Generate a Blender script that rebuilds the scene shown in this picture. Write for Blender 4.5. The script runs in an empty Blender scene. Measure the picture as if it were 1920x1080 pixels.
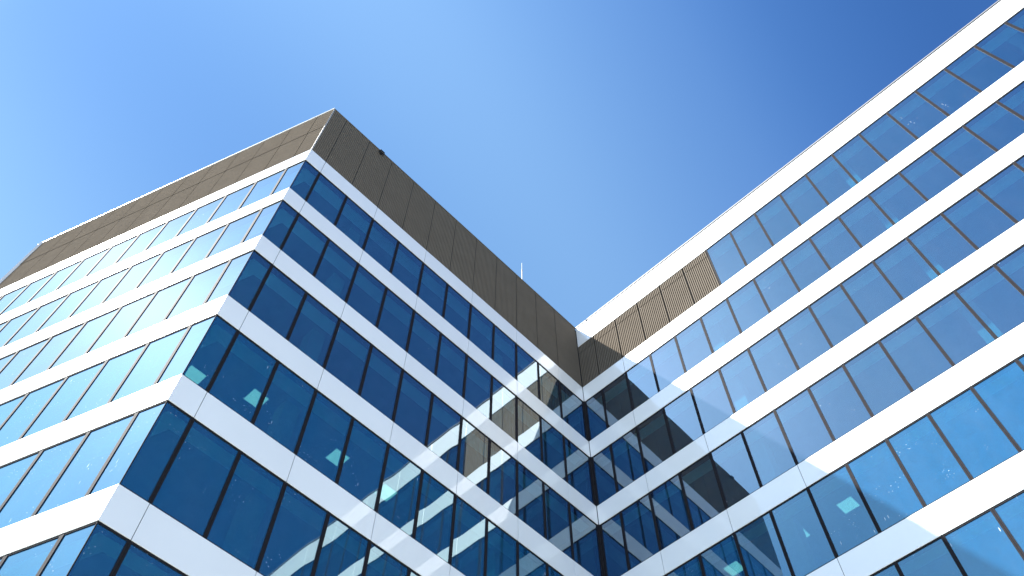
import bpy, bmesh, math, random
from mathutils import Vector, Matrix

random.seed(11)
R = math.radians
sc = bpy.context.scene
col = sc.collection

# ------------------------------------------------------------------ camera
CAM = Vector((-3.0878, -13.8597, 1.6))
PITCH, ROLL, YAW, FPX = R(60.4385), R(0.0996), R(45.9335), 1617.22
cam = bpy.data.objects.new('camera', bpy.data.cameras.new('camera'))
col.objects.link(cam)
sc.camera = cam
cam.data.sensor_width = 36.0
cam.data.lens = 36.0 * FPX / 1920.0
cam.data.clip_start, cam.data.clip_end = 0.1, 6000.0
fwd = Vector((math.sin(YAW) * math.cos(PITCH), math.cos(YAW) * math.cos(PITCH), math.sin(PITCH)))
rgt = Vector((math.cos(YAW), -math.sin(YAW), 0.0))
upv = rgt.cross(fwd)
r2 = rgt * math.cos(ROLL) + upv * math.sin(ROLL)
u2v = -rgt * math.sin(ROLL) + upv * math.cos(ROLL)
cam.matrix_world = Matrix(((r2.x, u2v.x, -fwd.x, CAM.x), (r2.y, u2v.y, -fwd.y, CAM.y), (r2.z, u2v.z, -fwd.z, CAM.z), (0, 0, 0, 1)))

# ------------------------------------------------------------------ sky and sun
SUN_AZ, SUN_EL = R(143.0), R(50.56)          # azimuth counter-clockwise from +x
SUN = Vector((math.cos(SUN_AZ) * math.cos(SUN_EL), math.sin(SUN_AZ) * math.cos(SUN_EL), math.sin(SUN_EL)))
world = bpy.data.worlds.new('World')
sc.world = world
world.use_nodes = True
wn = world.node_tree
wn.nodes.clear()
sky = wn.nodes.new('ShaderNodeTexSky')
sky.sky_type = 'NISHITA'
sky.sun_disc = False
sky.sun_elevation = SUN_EL
sky.sun_rotation = R(90.0) - SUN_AZ           # clockwise from +y
sky.altitude = 0.0
sky.air_density, sky.dust_density, sky.ozone_density = 1.0, 0.08, 3.0
bg = wn.nodes.new('ShaderNodeBackground')
bg.inputs['Strength'].default_value = 0.05
wo = wn.nodes.new('ShaderNodeOutputWorld')
# the clear day's sky is paler to the north (haze) and deep blue to the south: a tint by direction, on the sky's own radiance
wtc = wn.nodes.new('ShaderNodeTexCoord')
wdot = wn.nodes.new('ShaderNodeVectorMath')
wdot.operation = 'DOT_PRODUCT'
wdot.inputs[1].default_value = (math.cos(R(100)), math.sin(R(100)), 0.0)
wmr = wn.nodes.new('ShaderNodeMapRange')
wmr.inputs['From Min'].default_value, wmr.inputs['From Max'].default_value = -1.0, 1.0
wrp = wn.nodes.new('ShaderNodeValToRGB')
wrp.color_ramp.interpolation = 'B_SPLINE'
STOPS = [(-1.0, (0.42, 0.76, 1.06)), (-0.25, (0.37, 0.70, 1.10)), (-0.12, (0.62, 1.02, 1.38)), (-0.03, (0.98, 1.34, 1.58)), (0.10, (1.45, 1.74, 1.74)),
         (0.22, (1.80, 2.00, 1.79)), (0.38, (1.00, 1.32, 1.42)), (0.52, (0.97, 1.26, 1.38)), (0.68, (1.62, 1.78, 1.45)), (1.0, (1.5, 1.7, 1.45))]
el = wrp.color_ramp.elements
while len(el) < len(STOPS):
    el.new(0.5)
for e_, (d_, c_) in zip(el, STOPS):
    e_.position = (d_ + 1) / 2
    e_.color = (c_[0] / 2, c_[1] / 2, c_[2] / 2, 1)
wmul = wn.nodes.new('ShaderNodeVectorMath')
wmul.operation = 'MULTIPLY'
wsc = wn.nodes.new('ShaderNodeVectorMath')
wsc.operation = 'SCALE'
wsc.inputs['Scale'].default_value = 1.82
wn.links.new(wtc.outputs['Generated'], wdot.inputs[0])
wn.links.new(wdot.outputs['Value'], wmr.inputs['Value'])
wn.links.new(wmr.outputs[0], wrp.inputs[0])
wn.links.new(sky.outputs[0], wmul.inputs[0])
wn.links.new(wrp.outputs[0], wmul.inputs[1])
wn.links.new(wmul.outputs[0], wsc.inputs[0])
# the bright aureole close round the sun
wds = wn.nodes.new('ShaderNodeVectorMath')
wds.operation = 'DOT_PRODUCT'
wds.inputs[1].default_value = tuple(SUN)
war = wn.nodes.new('ShaderNodeValToRGB')
war.color_ramp.interpolation = 'B_SPLINE'
AUR = [(0.0, (1, 1, 1)), (0.948, (1, 1, 1)), (0.964, (1.4, 1.3, 1.25)), (0.978, (1.85, 1.65, 1.5)), (0.99, (2.1, 1.75, 1.55)), (1.0, (2.8, 2.4, 2.2))]
el = war.color_ramp.elements
while len(el) < len(AUR):
    el.new(0.5)
for e_, (d_, c_) in zip(el, AUR):
    e_.position = d_
    e_.color = (c_[0] / 5, c_[1] / 5, c_[2] / 5, 1)
wau = wn.nodes.new('ShaderNodeVectorMath')
wau.operation = 'MULTIPLY'
wau5 = wn.nodes.new('ShaderNodeVectorMath')
wau5.operation = 'SCALE'
wau5.inputs['Scale'].default_value = 5.0
wn.links.new(wtc.outputs['Generated'], wds.inputs[0])
wn.links.new(wds.outputs['Value'], war.inputs[0])
wn.links.new(war.outputs[0], wau5.inputs[0])
wn.links.new(wau5.outputs[0], wau.inputs[0])
wn.links.new(wsc.outputs[0], wau.inputs[1])
wn.links.new(wau.outputs[0], bg.inputs['Color'])
wn.links.new(bg.outputs[0], wo.inputs['Surface'])
sun = bpy.data.objects.new('sun', bpy.data.lights.new('sun', 'SUN'))
col.objects.link(sun)
sun.data.energy = 5.0
sun.data.angle = R(0.5)
sun.data.color = (1.0, 0.965, 0.90)
sun.location = SUN * 80
sun.rotation_euler = (-SUN).to_track_quat('-Z', 'Y').to_euler()
vs = sc.view_settings
vs.view_transform, vs.look, vs.exposure, vs.gamma = 'Standard', 'None', 2.0, 1.0

# ------------------------------------------------------------------ materials
def new_mat(name):
    m = bpy.data.materials.new(name)
    m.use_nodes = True
    return m, m.node_tree, m.node_tree.nodes['Principled BSDF']

def N(nt, kind, **kw):
    n = nt.nodes.new(kind)
    for k, v in kw.items():
        if k in n.inputs:
            n.inputs[k].default_value = v
        else:
            setattr(n, k, v)
    return n

def ramp(nt, fac, a, b, ca, cb):
    n = N(nt, 'ShaderNodeValToRGB')
    n.color_ramp.elements[0].position, n.color_ramp.elements[1].position = a, b
    n.color_ramp.elements[0].color, n.color_ramp.elements[1].color = (*ca, 1), (*cb, 1)
    nt.links.new(fac, n.inputs[0])
    return n.outputs[0]

def plain(name, c, rough=0.5, metal=0.0, var=0.08, scale=1.5, coat=0.0, spec=0.5):
    m, nt, b = new_mat(name)
    tc = N(nt, 'ShaderNodeTexCoord')
    nz = N(nt, 'ShaderNodeTexNoise', Scale=scale, Detail=6.0)
    nt.links.new(tc.outputs['Object'], nz.inputs['Vector'])
    o = ramp(nt, nz.outputs[0], 0.3, 0.7, [x * (1 - var) for x in c], [min(1, x * (1 + var)) for x in c])
    nt.links.new(o, b.inputs['Base Color'])
    b.inputs['Roughness'].default_value = rough
    b.inputs['Metallic'].default_value = metal
    b.inputs['Specular IOR Level'].default_value = spec
    b.inputs['Coat Weight'].default_value = coat
    b.inputs['Coat Roughness'].default_value = 0.02
    return m

M_WHITE = plain('white_panel', (0.78, 0.785, 0.79), 0.35, 0, 0.025, 0.5, 1.0)
_nt = M_WHITE.node_tree
_b = _nt.nodes['Principled BSDF']
_src = _b.inputs['Base Color'].links[0].from_socket
_geo = N(_nt, 'ShaderNodeNewGeometry')
_mr = N(_nt, 'ShaderNodeMapRange')
_mr.inputs['To Min'].default_value, _mr.inputs['To Max'].default_value = 0.95, 1.0
_nt.links.new(_geo.outputs['Random Per Island'], _mr.inputs['Value'])
_vm = N(_nt, 'ShaderNodeVectorMath', operation='SCALE')
_nt.links.new(_src, _vm.inputs[0])
_nt.links.new(_mr.outputs[0], _vm.inputs['Scale'])
_nt.links.new(_vm.outputs[0], _b.inputs['Base Color'])
M_SEAL = plain('dark_joint', (0.02, 0.02, 0.025), 0.7)
M_FRAME = plain('bronze_frame', (0.017, 0.016, 0.019), 0.7, 0.0, 0.12, 4, spec=0.04)
M_CLAD = plain('brown_corrugated_metal', (0.138, 0.117, 0.095), 0.8, 0.0, 0.05, 1.2, spec=0.0)
M_TRIM = plain('brown_trim', (0.11, 0.095, 0.08), 0.4)
M_COPE = plain('light_coping', (0.62, 0.62, 0.63), 0.35)
M_COPE_GREY = plain('grey_coping', (0.16, 0.16, 0.17), 0.6)
M_SLAB = plain('concrete_slab', (0.24, 0.25, 0.26), 0.8)
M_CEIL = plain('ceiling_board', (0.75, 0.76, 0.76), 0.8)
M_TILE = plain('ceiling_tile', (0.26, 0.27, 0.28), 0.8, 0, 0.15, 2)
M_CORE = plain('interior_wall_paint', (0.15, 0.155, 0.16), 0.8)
M_COLUMN = plain('column_concrete', (0.36, 0.37, 0.36), 0.8)
M_PLAZA = plain('plaza_paving', (0.30, 0.31, 0.29), 0.8, 0, 0.1, 0.4)
M_ROOF = plain('roof_membrane', (0.3, 0.3, 0.3), 0.9)
M_BLACK = plain('black_plastic', (0.012, 0.012, 0.013), 0.4)
M_STEEL = plain('galvanised_steel', (0.26, 0.27, 0.28), 0.5, 0.0)
M_CORNER = plain('brown_corner_trim', (0.3, 0.28, 0.25), 0.35)

def glass(name, tint, ior, body_c, body_f, film=False):
    m, nt, b = new_mat(name)
    nt.nodes.remove(b)
    out = nt.nodes['Material Output']
    tc = N(nt, 'ShaderNodeTexCoord')
    oi = N(nt, 'ShaderNodeObjectInfo')
    # coated-glass reflectance, the same from either side: r0 + (1 - r0) * (1 - cos)^4
    lw = N(nt, 'ShaderNodeLayerWeight', Blend=0.5)
    pw = N(nt, 'ShaderNodeMath', operation='POWER')
    pw.inputs[1].default_value = 4.0
    nt.links.new(lw.outputs['Facing'], pw.inputs[0])
    fr = N(nt, 'ShaderNodeMath', operation='MULTIPLY_ADD')
    fr.inputs[1].default_value = 1.0 - ior
    fr.inputs[2].default_value = ior
    nt.links.new(pw.outputs[0], fr.inputs[0])
    tr = N(nt, 'ShaderNodeBsdfTransparent', Color=(*tint, 1))
    gl = N(nt, 'ShaderNodeBsdfGlossy', Color=(*((0.70, 0.95, 0.98) if film else (0.80, 0.95, 1.0)), 1), Roughness=0.0)
    gw = N(nt, 'ShaderNodeBsdfGlossy', Color=(1, 1, 1, 1), Roughness=0.42)
    gm = N(nt, 'ShaderNodeMixShader', Fac=0.0045)
    nt.links.new(gl.outputs[0], gm.inputs[1])
    nt.links.new(gw.outputs[0], gm.inputs[2])
    mx = N(nt, 'ShaderNodeMixShader')
    nt.links.new(fr.outputs[0], mx.inputs[0])
    nt.links.new(gm.outputs[0], mx.inputs[2])
    body = tr.outputs[0]
    # dust and runs left on the glass
    mp = N(nt, 'ShaderNodeMapping', Scale=(1.3, 1.3, 0.35))
    add = N(nt, 'ShaderNodeVectorMath', operation='ADD')
    nt.links.new(tc.outputs['Object'], add.inputs[0])
    sv = N(nt, 'ShaderNodeCombineXYZ')
    mul = N(nt, 'ShaderNodeMath', operation='MULTIPLY')
    mul.inputs[1].default_value = 40.0
    nt.links.new(oi.outputs['Random'], mul.inputs[0])
    nt.links.new(mul.outputs[0], sv.inputs[0])
    nt.links.new(sv.outputs[0], add.inputs[1])
    nt.links.new(add.outputs[0], mp.inputs[0])
    nz = N(nt, 'ShaderNodeTexNoise', Scale=1.6, Detail=8.0, Roughness=0.65)
    nt.links.new(mp.outputs[0], nz.inputs['Vector'])
    dust = ramp(nt, nz.outputs[0], 0.35, 0.85, *(((0.002,) * 3, (0.02,) * 3) if film else ((0.002,) * 3, (0.014,) * 3)))
    # droplets and specks
    vo = N(nt, 'ShaderNodeTexVoronoi', Scale=13.0 if film else 9.0)
    nt.links.new(add.outputs[0], vo.inputs['Vector'])
    big = N(nt, 'ShaderNodeTexNoise', Scale=1.1, Detail=2.0)
    nt.links.new(add.outputs[0], big.inputs['Vector'])
    spk = ramp(nt, vo.outputs['Distance'], 0.07, 0.15, (1, 1, 1), (0, 0, 0))
    clus = ramp(nt, big.outputs[0], *((0.53, 0.65) if film else (0.62, 0.70)), (0, 0, 0), (0.85, 0.85, 0.85))
    m2 = N(nt, 'ShaderNodeMath', operation='MULTIPLY')
    nt.links.new(spk, m2.inputs[0])
    nt.links.new(clus, m2.inputs[1])
    vr = N(nt, 'ShaderNodeSeparateColor')
    nt.links.new(vo.outputs['Color'], vr.inputs[0])
    gt = N(nt, 'ShaderNodeMath', operation='GREATER_THAN')
    gt.inputs[1].default_value = 0.4 if film else 0.6
    nt.links.new(vr.outputs[0], gt.inputs[0])
    m3 = N(nt, 'ShaderNodeMath', operation='MULTIPLY')
    nt.links.new(m2.outputs[0], m3.inputs[0])
    nt.links.new(gt.outputs[0], m3.inputs[1])
    df = N(nt, 'ShaderNodeBsdfDiffuse', Color=(0.7, 0.75, 0.8, 1))
    if film:                                   # glints on the protective film's creases, painted as long thin pale streaks
        sm_ = N(nt, 'ShaderNodeMapping', Scale=(11.0, 11.0, 1.9), Rotation=(0.5, 0.25, 0.3))
        nt.links.new(add.outputs[0], sm_.inputs[0])
        sv_ = N(nt, 'ShaderNodeTexVoronoi', Scale=1.0)
        nt.links.new(sm_.outputs[0], sv_.inputs['Vector'])
        sr_ = ramp(nt, sv_.outputs['Distance'], 0.06, 0.16, (1, 1, 1), (0, 0, 0))
        sc_ = N(nt, 'ShaderNodeSeparateColor')
        nt.links.new(sv_.outputs['Color'], sc_.inputs[0])
        sg_ = N(nt, 'ShaderNodeMath', operation='GREATER_THAN')
        sg_.inputs[1].default_value = 0.72
        nt.links.new(sc_.outputs[1], sg_.inputs[0])
        sb_ = N(nt, 'ShaderNodeTexNoise', Scale=0.7, Detail=1.0)
        nt.links.new(add.outputs[0], sb_.inputs['Vector'])
        sn_ = ramp(nt, sb_.outputs[0], 0.54, 0.64, (0, 0, 0), (0.55, 0.55, 0.55))
        s1_ = N(nt, 'ShaderNodeMath', operation='MULTIPLY')
        nt.links.new(sr_, s1_.inputs[0])
        nt.links.new(sg_.outputs[0], s1_.inputs[1])
        s2_ = N(nt, 'ShaderNodeMath', operation='MULTIPLY')
        nt.links.new(s1_.outputs[0], s2_.inputs[0])
        nt.links.new(sn_, s2_.inputs[1])
        s3_ = N(nt, 'ShaderNodeMath', operation='MAXIMUM')
        nt.links.new(s2_.outputs[0], s3_.inputs[0])
        nt.links.new(m3.outputs[0], s3_.inputs[1])
        m3 = s3_
    if True:
        fd = N(nt, 'ShaderNodeBsdfDiffuse', Color=(*body_c, 1))
        fm = N(nt, 'ShaderNodeMixShader')
        wn_ = N(nt, 'ShaderNodeTexNoise', Scale=2.2, Detail=7.0, Roughness=0.6, Distortion=1.2)
        nt.links.new(add.outputs[0], wn_.inputs['Vector'])
        fac = ramp(nt, wn_.outputs[0], 0.25, 0.8, [body_f * (0.82 if film else 0.9)] * 3, [body_f * (1.18 if film else 1.1)] * 3)
        nt.links.new(fac, fm.inputs[0])
        nt.links.new(body, fm.inputs[1])
        nt.links.new(fd.outputs[0], fm.inputs[2])
        body = fm.outputs[0]
    dm = N(nt, 'ShaderNodeMixShader')
    nt.links.new(dust, dm.inputs[0])
    nt.links.new(body, dm.inputs[1])
    nt.links.new(df.outputs[0], dm.inputs[2])
    nt.links.new(dm.outputs[0], mx.inputs[1])
    sm = N(nt, 'ShaderNodeMixShader')
    nt.links.new(m3.outputs[0], sm.inputs[0])
    nt.links.new(mx.outputs[0], sm.inputs[1])
    nt.links.new(df.outputs[0], sm.inputs[2])
    nt.links.new(sm.outputs[0], out.inputs['Surface'])
    return m

M_GLASS = glass('window_glass', (0.14, 0.46, 0.55), 0.30, (0.004, 0.06, 0.24), 0.11)
M_FILM = glass('window_glass_blue_film', (0.14, 0.50, 0.48), 0.22, (0.0, 0.080, 0.215), 0.5, True)
M_CLEAR, _nt, _b = new_mat('inner_glass')
_nt.nodes.remove(_b)
_t = N(_nt, 'ShaderNodeBsdfTransparent')
_nt.links.new(_t.outputs[0], _nt.nodes['Material Output'].inputs['Surface'])
M_LAMP, _nt, _b = new_mat('lit_ceiling_panel')
_b.inputs['Base Color'].default_value = (0.8, 0.8, 0.8, 1)
_b.inputs['Emission Color'].default_value = (0.95, 1.0, 0.97, 1)
_b.inputs['Emission Strength'].default_value = 0.45

# ------------------------------------------------------------------ mesh helpers
class Face:
    """a facade plane: origin, direction along it, outward normal"""
    def __init__(s, o, u, n):
        s.o, s.u, s.n = Vector((*o, 0)), Vector((*u, 0)), Vector((*n, 0))
    def p(s, a, n, z):
        v = s.o + s.u * a + s.n * n
        return (v.x, v.y, z)

class MB:
    def __init__(s):
        s.v, s.f, s.m = [], [], []
    def hexa(s, q, mi=0):
        """8 points: bottom ring 0-3, top ring 4-7"""
        b = len(s.v)
        s.v += [tuple(x) for x in q]
        for f in ((3, 2, 1, 0), (4, 5, 6, 7), (0, 1, 5, 4), (1, 2, 6, 5), (2, 3, 7, 6), (3, 0, 4, 7)):
            s.f.append([b + i for i in f])
            s.m.append(mi)
    def box(s, F, s0, s1, n0, n1, z0, z1, k0=0.0, k1=0.0, mi=0):
        ring = [(s0 + k0 * n0, n0), (s1 + k1 * n0, n0), (s1 + k1 * n1, n1), (s0 + k0 * n1, n1)]
        s.hexa([F.p(a, n, z0) for a, n in ring] + [F.p(a, n, z1) for a, n in ring], mi)
    def prism(s, poly, z0, z1, mi=0):
        b, n = len(s.v), len(poly)
        s.v += [(x, y, z0) for x, y in poly] + [(x, y, z1) for x, y in poly]
        s.f.append([b + i for i in reversed(range(n))])
        s.f.append([b + n + i for i in range(n)])
        s.m += [mi, mi]
        for i in range(n):
            j = (i + 1) % n
            s.f.append([b + i, b + j, b + n + j, b + n + i])
            s.m.append(mi)
    def lathe(s, c, prof, seg=16, mi=0):
        b = len(s.v)
        for r, z in prof:
            for i in range(seg):
                a = 2 * math.pi * i / seg
                s.v.append((c[0] + r * math.cos(a), c[1] + r * math.sin(a), c[2] + z))
        for k in range(len(prof) - 1):
            for i in range(seg):
                j = (i + 1) % seg
                s.f.append([b + k * seg + i, b + k * seg + j, b + (k + 1) * seg + j, b + (k + 1) * seg + i])
                s.m.append(mi)
        s.f.append([b + i for i in reversed(range(seg))])
        s.f.append([b + (len(prof) - 1) * seg + i for i in range(seg)])
        s.m += [mi, mi]
    def build(s, name, mats, parent=None, bevel=0.0, smooth=False, orient=True):
        me = bpy.data.meshes.new(name)
        me.from_pydata(s.v, [], s.f)
        for m in (mats if isinstance(mats, list) else [mats]):
            me.materials.append(m)
        me.polygons.foreach_set('material_index', s.m)
        bm = bmesh.new()
        bm.from_mesh(me)
        if orient:
            bmesh.ops.recalc_face_normals(bm, faces=bm.faces)
        if bevel:
            bmesh.ops.bevel(bm, geom=list(bm.edges), offset=bevel, segments=1, affect='EDGES', profile=0.5)
        bm.to_mesh(me)
        bm.free()
        if smooth:
            me.polygons.foreach_set('use_smooth', [True] * len(me.polygons))
        me.update()
        o = bpy.data.objects.new(name, me)
        col.objects.link(o)
        if parent:
            o.parent = parent
            o.matrix_parent_inverse = parent.matrix_basis.inverted()
        return o

def empty(name, loc, label, cat, group=None):
    o = bpy.data.objects.new(name, None)
    col.objects.link(o)
    o.location = loc
    o['label'], o['category'] = label, cat
    if group:
        o['group'] = group
    return o

# ------------------------------------------------------------------ ground
g = MB()
g.prism([(-1500, -1500), (1500, -1500), (1500, 1500), (-1500, 1500)], -0.5, 0.0)
ground = g.build('ground', M_PLAZA)
ground['kind'] = 'structure'

# ------------------------------------------------------------------ building levels and faces
L2, L1, L3 = 15.84, 16.29, 27.2
K = -0.704
A1 = R(19.70)
u1 = (-math.sin(A1), math.cos(A1))
A3 = R(0.581)
u3 = (math.sin(A3), -math.cos(A3))
F1 = Face((0, 0), u1, (-u1[1], u1[0]))
F2 = Face((0, 0), (1, 0), (0, -1))
F3 = Face((L2, 0), u3, (u3[1], -u3[0]))
ZT, ZC, ZW = 38.452, 33.423, 36.739
BANDS = [(33.423, 32.373), (29.639, 28.653), (25.862, 24.905), (22.118, 21.133), (18.356, 17.381), (14.595, 13.614),
         (10.83, 9.85), (7.065, 6.085), (3.30, 2.32)]
ROWS = [(BANDS[i][1], BANDS[i + 1][0]) for i in range(len(BANDS) - 1)] + [(2.32, 0.15)]
E1 = (u1[0] * L1, u1[1] * L1)

left = empty('office_building', (5, 6, 0), 'left office wing with a sharp outer corner, brown ribbed roof storey and white bands', 'building', 'wings of the office complex')
right = empty('office_building', (22, -12, 0), 'right office wing with a deep white roof band and a sunlit front of blue windows', 'building', 'wings of the office complex')

def proj(P):
    d = Vector(P) - CAM
    z = d.dot(fwd)
    if z < 0.1:
        return None
    return 960 + FPX * d.dot(r2) / z, 540 - FPX * d.dot(u2v) / z

def in_frame(pts, pad=6):
    q = [proj(p) for p in pts]
    if any(c is None for c in q):
        return False
    xs, ys = [c[0] for c in q], [c[1] for c in q]
    return max(xs) > -pad and min(xs) < 1920 + pad and max(ys) > -pad and min(ys) < 1080 + pad

# --- white spandrel bands: panels between open joints, dark backing behind
def band(F, parent, z1, z0, joints, k0=0.0, k1=0.0):
    mb, bk = MB(), MB()
    J = 0.007
    for i in range(len(joints) - 1):
        first, last = i == 0, i == len(joints) - 2
        mb.box(F, joints[i] + (0 if first and k0 else J), joints[i + 1] - (0 if last and k1 else J), -0.03, 0.0, z0, z1,
               k0 if first else 0, k1 if last else 0)
    o = mb.build('spandrel_band', M_WHITE, parent, bevel=0.004)
    bk.box(F, joints[0], joints[-1], -0.30, -0.034, z0 + 0.03, z1 - 0.03, k0, k1)
    b = bk.build('band_backing', M_SEAL, o)
    return o

# --- windows: dark frame with its pane (slightly pillowed, as sealed units are)
def win_mesh(fr, pn, F, s0, s1, z1, z0, k0, k1, seed, solo=True):
    bow = 0.3 if F is F3 else 1.0
    rnd = random.Random(seed)
    w, NI, NO = 0.050, -0.12, -0.018
    la = 0.012 if k0 else w
    lb = w
    g = 0.003
    fr.box(F, s0 + (0 if k0 else g), s0 + la, NI, NO, z0, z1, k0, k0)
    fr.box(F, s1 - lb, s1 - (0 if k1 else g), NI, NO, z0, z1, k1, k1)
    fr.box(F, s0 + la, s1 - lb, NI, NO - 0.003, z1 - 0.05, z1 - 0.001, k0, k1)
    fr.box(F, s0 + la, s1 - lb, NI, NO - 0.003, z0 + 0.001, z0 + 0.04, k0, k1)
    a, b, c, d = s0 + la, s1 - lb, z0 + 0.04, z1 - 0.05
    n = 12 if solo else 2
    amp = rnd.uniform(0.0005, 0.0010) * bow
    tx, tz = rnd.gauss(0, 0.0005) * bow, rnd.gauss(0, 0.0005) * bow
    sk = rnd.uniform(-0.3, 0.3)
    base = len(pn.v)
    NG = -0.040
    for j in range(n + 1):
        for i in range(n + 1):
            U, V = 2 * i / n - 1, 2 * j / n - 1
            bul = (1 - abs(U) ** 5.0) * (1 - abs(V) ** 5.0) * amp * (1 + sk * U)
            off = NG - bul + tx * U * (b - a) / 2 + tz * V * (d - c) / 2
            ss = a + k0 * NG + (b + k1 * NG - a - k0 * NG) * i / n
            pn.v.append(F.p(ss, off, c + (d - c) * j / n))
    for j in range(n):
        for i in range(n):
            q = base + j * (n + 1) + i
            pn.f.append([q, q + 1, q + n + 2, q + n + 1])
            pn.m.append(0)
    # inner face and edges of the unit
    e = len(pn.v)
    NB = NG - 0.034
    for (ss, zz) in ((a + k0 * NB, c), (b + k1 * NB, c), (b + k1 * NB, d), (a + k0 * NB, d)):
        pn.v.append(F.p(ss, NB, zz))
    pn.f.append([e, e + 1, e + 2, e + 3])
    pn.m.append(1)

def windows(F, parent, bounds, row, z1, z0, rest, k0=0.0, k1=0.0, tag=0):
    for i in range(len(bounds) - 1):
        s0, s1 = bounds[i], bounds[i + 1]
        a, b = (k0 if i == 0 else 0), (k1 if i == len(bounds) - 2 else 0)
        film = row >= 4 - (1 if False else 0)
        pts = [F.p(s, 0, z) for s in (s0, s1) for z in (z0, z1)]
        seed = tag * 10000 + row * 100 + i
        if in_frame(pts):
            fr, pn = MB(), MB()
            win_mesh(fr, pn, F, s0, s1, z1, z0, a, b, seed)
            o = fr.build('window', M_FRAME, parent)
            p = pn.build('pane', [M_FILM if film else M_GLASS, M_CLEAR], o, smooth=True, orient=False)
        else:
            win_mesh(rest[0], rest[1 if not film else 2], F, s0, s1, z1, z0, a, b, seed, solo=False)

# --- corrugated cladding: trapezoid ribs, two tiers, a joint at every bay
def cladding(F, parent, s0, s1, tiers, joints, n0, pitch=0.08, k0=0.0, k1=0.0, gap=0.012, dep=0.026):
    mb = MB()
    cuts = [s0] + [j for j in joints if s0 + 0.05 < j < s1 - 0.05] + [s1]
    for ti, (z0, z1) in enumerate(tiers):
        nn = n0 + (0.012 if ti else 0.0)
        for c in range(len(cuts) - 1):
            a = cuts[c] + (gap if c else 0)
            b = cuts[c + 1] - (gap if c < len(cuts) - 2 else 0)
            cnt = max(1, round((b - a) / pitch))
            p = (b - a) / cnt
            prof = []
            for i in range(cnt):
                x = a + i * p
                prof += [(x, 0.0), (x + 0.48 * p, 0.0), (x + 0.56 * p, -dep), (x + 0.92 * p, -dep)]
            prof.append((b, 0.0))
            base = len(mb.v)
            for s, n in prof:
                ka = k0 if c == 0 and s < a + 0.001 else (k1 if c == len(cuts) - 2 and s > b - 0.001 else 0)
                mb.v += [F.p(s + ka * (nn + n), nn + n, z0), F.p(s + ka * (nn + n), nn + n, z1)]
            for i in range(len(prof) - 1):
                q = base + 2 * i
                mb.f.append([q, q + 2, q + 3, q + 1])
                mb.m.append(0)
    o = mb.build('corrugated_cladding', M_CLAD, parent)
    bk = MB()
    bk.box(F, s0, s1, n0 - 0.30, n0 - dep - 0.006, tiers[0][0] + 0.01, tiers[-1][1] - 0.01, k0, k1)
    bk.build('cladding_backing', M_SEAL, o)
    return o

rest_l, rest_r = [MB(), MB(), MB()], [MB(), MB(), MB()]
m_f2 = [0.733 + 1.35 * k for k in range(11)]
b_f2 = [0.0] + m_f2 + [L2 - 0.045]
m_f1 = [0.8434 + 1.35754 * k for k in range(12)]
b_f1 = [0.0] + m_f1[:11] + [L1]
m_f3 = [-0.343 + 1.3485 * k for k in range(1, 21)]
b_f3 = [0.045] + m_f3 + [L3]
SEAM = ZC + 2.75

# left wing
for z1, z0 in BANDS:
    band(F1, left, z1, z0, [0.0] + m_f1[0:11:2] + [L1], K, 0)
    band(F2, left, z1, z0, [0.0] + m_f2[0:11:2] + [L2 - 0.008], K, 0)
for r, (z1, z0) in enumerate(ROWS):
    windows(F1, left, b_f1, r + 1, z1, z0, rest_l, K, 0, 1)
    windows(F2, left, b_f2, r + 1, z1, z0, rest_l, K, 0, 2)
cladding(F1, left, 0.0, L1, [(ZC + 0.012, SEAM - 0.01), (SEAM + 0.01, ZT - 0.05)], m_f1, -0.004, k0=K, gap=0.013)
cladding(F2, left, 0.0, L2 - 0.03, [(ZC + 0.012, ZT - 0.05)], m_f2, -0.004, k0=K)
# right wing
for z1, z0 in BANDS:
    band(F3, right, z1, z0, [0.008] + m_f3[1::2] + [L3])
band(F3, right, ZT - 0.087, ZW, [0.008] + m_f3[1::2] + [L3])
S_CL = m_f3[5]
windows(F3, right, m_f3[5:] + [L3], 0, ZW, ZC, rest_r, tag=3)
for r, (z1, z0) in enumerate(ROWS):
    windows(F3, right, b_f3, r + 1, z1, z0, rest_r, tag=4)
cladding(F3, right, 0.012, S_CL - 0.012, [(ZC + 0.012, SEAM - 0.01), (SEAM + 0.01, ZW - 0.01)], m_f3, -0.03, pitch=0.092, gap=0.022, dep=0.055)

for rest, b in ((rest_l, left), (rest_r, right)):
    o = rest[0].build('window', M_FRAME, b)
    o['kind'] = 'stuff'
    for q, mt in ((1, M_GLASS), (2, M_FILM)):
        if rest[q].v:
            c = rest[q].build('pane', [mt, M_CLEAR], o, orient=False)
            c['kind'] = 'stuff'

# copings, corner trim and inner corner post
c = MB()
c.box(F1, -0.0, L1, -0.30, 0.035, ZT - 0.045, ZT, K, 0)
c.build('coping', M_COPE, left)
c = MB()
c.box(F2, 0.0, L2 - 0.03, -0.30, 0.02, ZT - 0.045, ZT - 0.002, K, 0)
c.build('coping', M_TRIM, left)
c = MB()
c.box(F3, 0.0, L3, -0.30, 0.03, ZT - 0.045, ZT + 0.02)
c.box(F3, 0.01, L3, -0.034, 0.027, ZT - 0.085, ZT - 0.0455, mi=1)  # dark strip painted in as the shade under the coping
c.build('coping', [M_COPE_GREY, M_SEAL], right)
c = MB()
c.hexa([(-0.004, 0.05, ZC), (0.05, -0.004, ZC), (0.0, -0.006, ZC), (-0.008, -0.003, ZC),
        (-0.004, 0.05, ZT - 0.05), (0.05, -0.004, ZT - 0.05), (0.0, -0.006, ZT - 0.05), (-0.008, -0.003, ZT - 0.05)])
c.build('corner_trim', M_CORNER, left)
c = MB()
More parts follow.
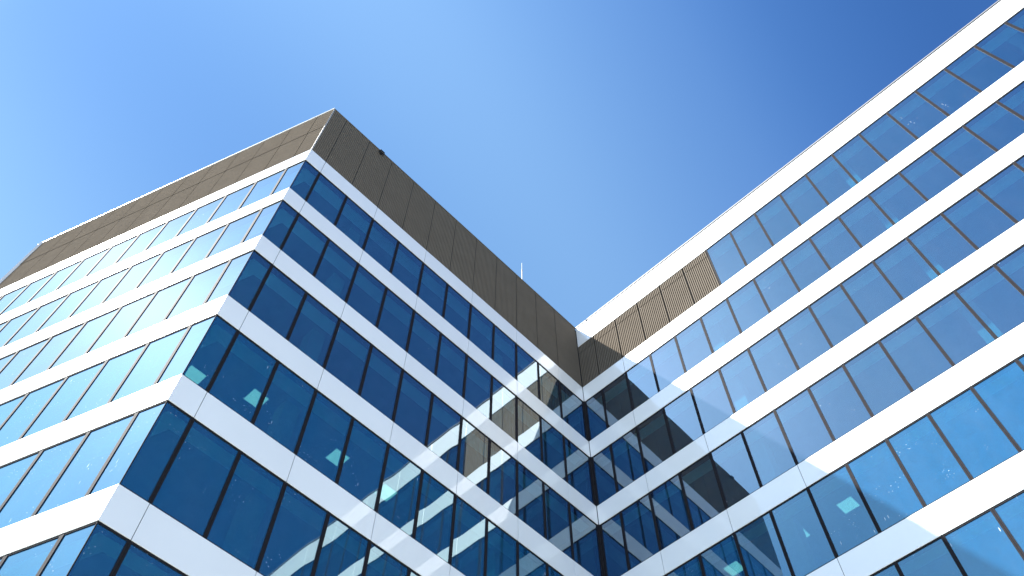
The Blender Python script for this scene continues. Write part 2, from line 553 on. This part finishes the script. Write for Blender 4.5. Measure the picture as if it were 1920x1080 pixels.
for z1, z0 in ROWS:
    c.prism([(L2 - 0.038, -0.038), (L2 + 0.02, -0.038), (L2 + 0.02, 0.13), (L2 - 0.038, 0.13)], z0 + 0.004, z1 - 0.004)
    c.prism([(L2 + 0.02, -0.038), (L2 + 0.13, -0.038), (L2 + 0.13, 0.13), (L2 + 0.02, 0.13)], z0 + 0.006, z1 - 0.006)
c.build('corner_post', M_FRAME, left)
c = MB()
c.box(F3, S_CL - 0.03, S_CL - 0.004, -0.16, -0.03, ZC, ZW)
c.build('jamb', M_FRAME, right)
# movement joint between the wings
c = MB()
c.prism([(L2 - 0.026, 0.036), (L2 + 0.3, 0.036), (L2 + 0.3, 0.29), (L2 - 0.026, 0.29)], ZC - 40 + 7, ZT - 0.1)
c.build('movement_joint', M_SEAL, left)

# ------------------------------------------------------------------ interiors
def off_left(d):
    """plan of the left wing pushed in by d from its two glazed faces"""
    e = Vector(E1) - Vector(F1.n[:2]) * d
    return [(-K * d, d), (L2 - 0.06, d), (L2 - 0.06, E1[1] - 0.4), (e.x - u1[0] * 0.4 * 1.0, E1[1] - 0.4)]

def off_right(d):
    return [(L2 + d, 15.0), (L2 + 15.2, 15.0), (L2 + 15.2, -L3 + 0.35), (L2 + d + 0.27, -L3 + 0.35)]

levels = [(z1, z0) for z1, z0 in BANDS]
for b, off in ((left, off_left), (right, off_right)):
    for i, (z1, z0) in enumerate(levels):
        s = MB()
        if b is left and i == 0:
            s.prism(off(0.31), z0 + 0.14, z1 + 0.02)
        else:
            s.prism(off(0.31), z0 + 0.14, z1 - 0.04)
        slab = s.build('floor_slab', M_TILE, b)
    r_ = MB()
    r_.prism(off(0.29), ZW + 0.14, ZW + 0.5)
    r_.build('roof', M_ROOF, b)
# perimeter ceiling margins
for i, (z1, z0) in enumerate(levels):
    s = MB()
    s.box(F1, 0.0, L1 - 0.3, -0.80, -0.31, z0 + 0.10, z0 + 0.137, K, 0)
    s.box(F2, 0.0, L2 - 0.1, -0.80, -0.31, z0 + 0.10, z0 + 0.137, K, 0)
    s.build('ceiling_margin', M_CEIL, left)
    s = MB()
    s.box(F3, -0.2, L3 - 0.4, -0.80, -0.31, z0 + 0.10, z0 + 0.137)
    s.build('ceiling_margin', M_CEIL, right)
s = MB()
s.box(F3, S_CL, L3 - 0.4, -0.80, -0.31, ZW + 0.10, ZW + 0.137)
s.build('ceiling_margin', M_CEIL, right)
# core walls, party walls, outer walls out of sight
s = MB()
s.prism([(5.0, 7.0), (15.7, 7.0), (15.7, 14.8), (2.2, 14.8)], 0.05, ZW)
s.prism([(L2 - 0.055, 0.32), (L2 - 0.004, 0.32), (L2 - 0.004, 15.3), (L2 - 0.055, 15.3)], 0.0, ZT - 0.2)
s.build('interior_wall', M_CORE, left)
s = MB()
s.prism([(L2 + 6.5, -26), (L2 + 15, -26), (L2 + 15, 14.8), (L2 + 6.5, 14.8)], 0.05, ZW)
s.prism([(L2 + 0.01, 0.32), (L2 + 0.06, 0.32), (L2 + 0.06, 15.3), (L2 + 0.01, 15.3)], 0.0, ZT - 0.2)
s.build('interior_wall', M_CORE, right)
s = MB()
s.prism([(E1[0], E1[1] - 0.3), (L2 - 0.06, E1[1] - 0.3), (L2 - 0.06, E1[1]), (E1[0] - 0.02, E1[1])], 0.0, ZT - 0.05)
s.build('rear_wall', M_WHITE, left)
s = MB()
s.prism([(L2 + 15.3, -L3), (L2 + 15.6, -L3), (L2 + 15.6, 15.3), (L2 + 15.3, 15.3)], 0.0, ZT - 0.05)
s.prism([(L2 + 0.1, 15.02), (L2 + 15.3, 15.02), (L2 + 15.3, 15.3), (L2 + 0.1, 15.3)], 0.0, ZT - 0.05)
s.prism([(L2 + 0.62, -L3 - 0.02), (L2 + 15.3, -L3 - 0.02), (L2 + 15.3, -L3 + 0.3), (L2 + 0.62, -L3 + 0.3)], 0.0, ZT - 0.05)
s.build('rear_wall', M_WHITE, right)
# structural columns just behind the glass
def column(F, parent, s0, s1, d):
    m = MB()
    tops = [(BANDS[0][1])] + [b[1] for b in BANDS[1:]]
    for i in range(len(BANDS)):
        top = BANDS[i][1] + 0.135
        bot = BANDS[i + 1][0] - 0.04 if i + 1 < len(BANDS) else 0.02
        m.box(F, s0, s1, -d - 0.5, -d, bot, top)
    if F is F3 and s0 > S_CL:
        m.box(F, s0, s1, -d - 0.5, -d, ZC - 0.04, ZW + 0.13)
    m.build('column', M_COLUMN, parent)
for s_ in (3.1, 11.2):
    column(F2, left, s_, s_ + 0.5, 1.0)
for s_ in (6.35, 14.36, 22.4):
    column(F3, right, s_ - 0.12, s_ + 0.38, 0.8)

# ------------------------------------------------------------------ lit ceiling panels
def ceiling_light(x, y, z, label):
    t = empty('ceiling_light', (x, y, z), label, 'ceiling light', 'lit ceiling panels behind the glass')
    f, d = MB(), MB()
    h = 0.27
    f.prism([(x - h, y - h), (x + h, y - h), (x + h, y + h), (x - h, y + h)], z - 0.014, z)
    f.build('frame', M_COPE, t)
    h = 0.25
    d.prism([(x - h, y - h), (x + h, y - h), (x + h, y + h), (x - h, y + h)], z - 0.019, z - 0.0142)
    d.build('diffuser', M_LAMP, t)
zc = BANDS[3][1] + 0.139
ceiling_light(0.80, 2.22, zc, 'square lit ceiling panel partly hidden by the sill in the narrow outer-corner window')
ceiling_light(2.50, 1.60, zc, 'square lit ceiling panel crossed by the second mullion from the left wing outer corner')
ceiling_light(5.50, 1.60, zc, 'square lit ceiling panel crossed by the fourth mullion from the left wing outer corner')
ceiling_light(7.40, 1.60, zc, 'square lit ceiling panel overlapped by a reflected white band in the left wing')
ceiling_light(L2 + 1.50, -4.05, zc, 'square lit ceiling panel in the right wing overlapped by a dark reflected band')
ceiling_light(L2 + 1.70, -6.40, zc, 'square lit ceiling panel in the right wing beside the dark reflection edge')
ceiling_light(L2 + 1.70, -8.20, zc, 'square lit ceiling panel in the right wing under the slanting shade edge')

# ------------------------------------------------------------------ small things
t = empty('lightning_rod', (13.25, 1.2, ZW + 0.5), 'thin pale two-stage rod standing on the roof behind the brown parapet', 'lightning rod')
m = MB()
m.lathe((13.25, 1.2, ZW + 0.5), [(0.12, 0), (0.12, 0.04), (0.027, 0.06), (0.027, 5.45)])
m.build('mast', M_STEEL, t)
m = MB()
m.lathe((13.25, 1.2, ZW + 0.5), [(0.036, 5.4505), (0.036, 5.50), (0.018, 5.52), (0.014, 6.30), (0.003, 6.36)])
m.build('tip', M_STEEL, t)

fx, fz = 2.76, 38.17
t = empty('security_camera', (fx, -0.01, fz), 'small black camera on a bracket high on the shaded brown ribbed wall', 'security camera')
m = MB()
m.box(F2, fx - 0.06, fx + 0.06, 0.0, 0.02, fz - 0.06, fz + 0.06)
m.box(F2, fx - 0.02, fx + 0.02, 0.02, 0.12, fz - 0.02, fz + 0.02)
m.build('bracket', M_BLACK, t, bevel=0.004)
m = MB()
m.box(F2, fx - 0.13, fx + 0.13, 0.06, 0.16, fz - 0.12, fz - 0.021)
m.build('housing', M_BLACK, t, bevel=0.015)
m = MB()
m.box(F2, fx - 0.15, fx + 0.1, 0.04, 0.18, fz - 0.02, fz - 0.008)
m.build('sunshield', M_BLACK, t)

sc.cycles.max_bounces = 12
sc.cycles.transparent_max_bounces = 24
sc.cycles.glossy_bounces = 6
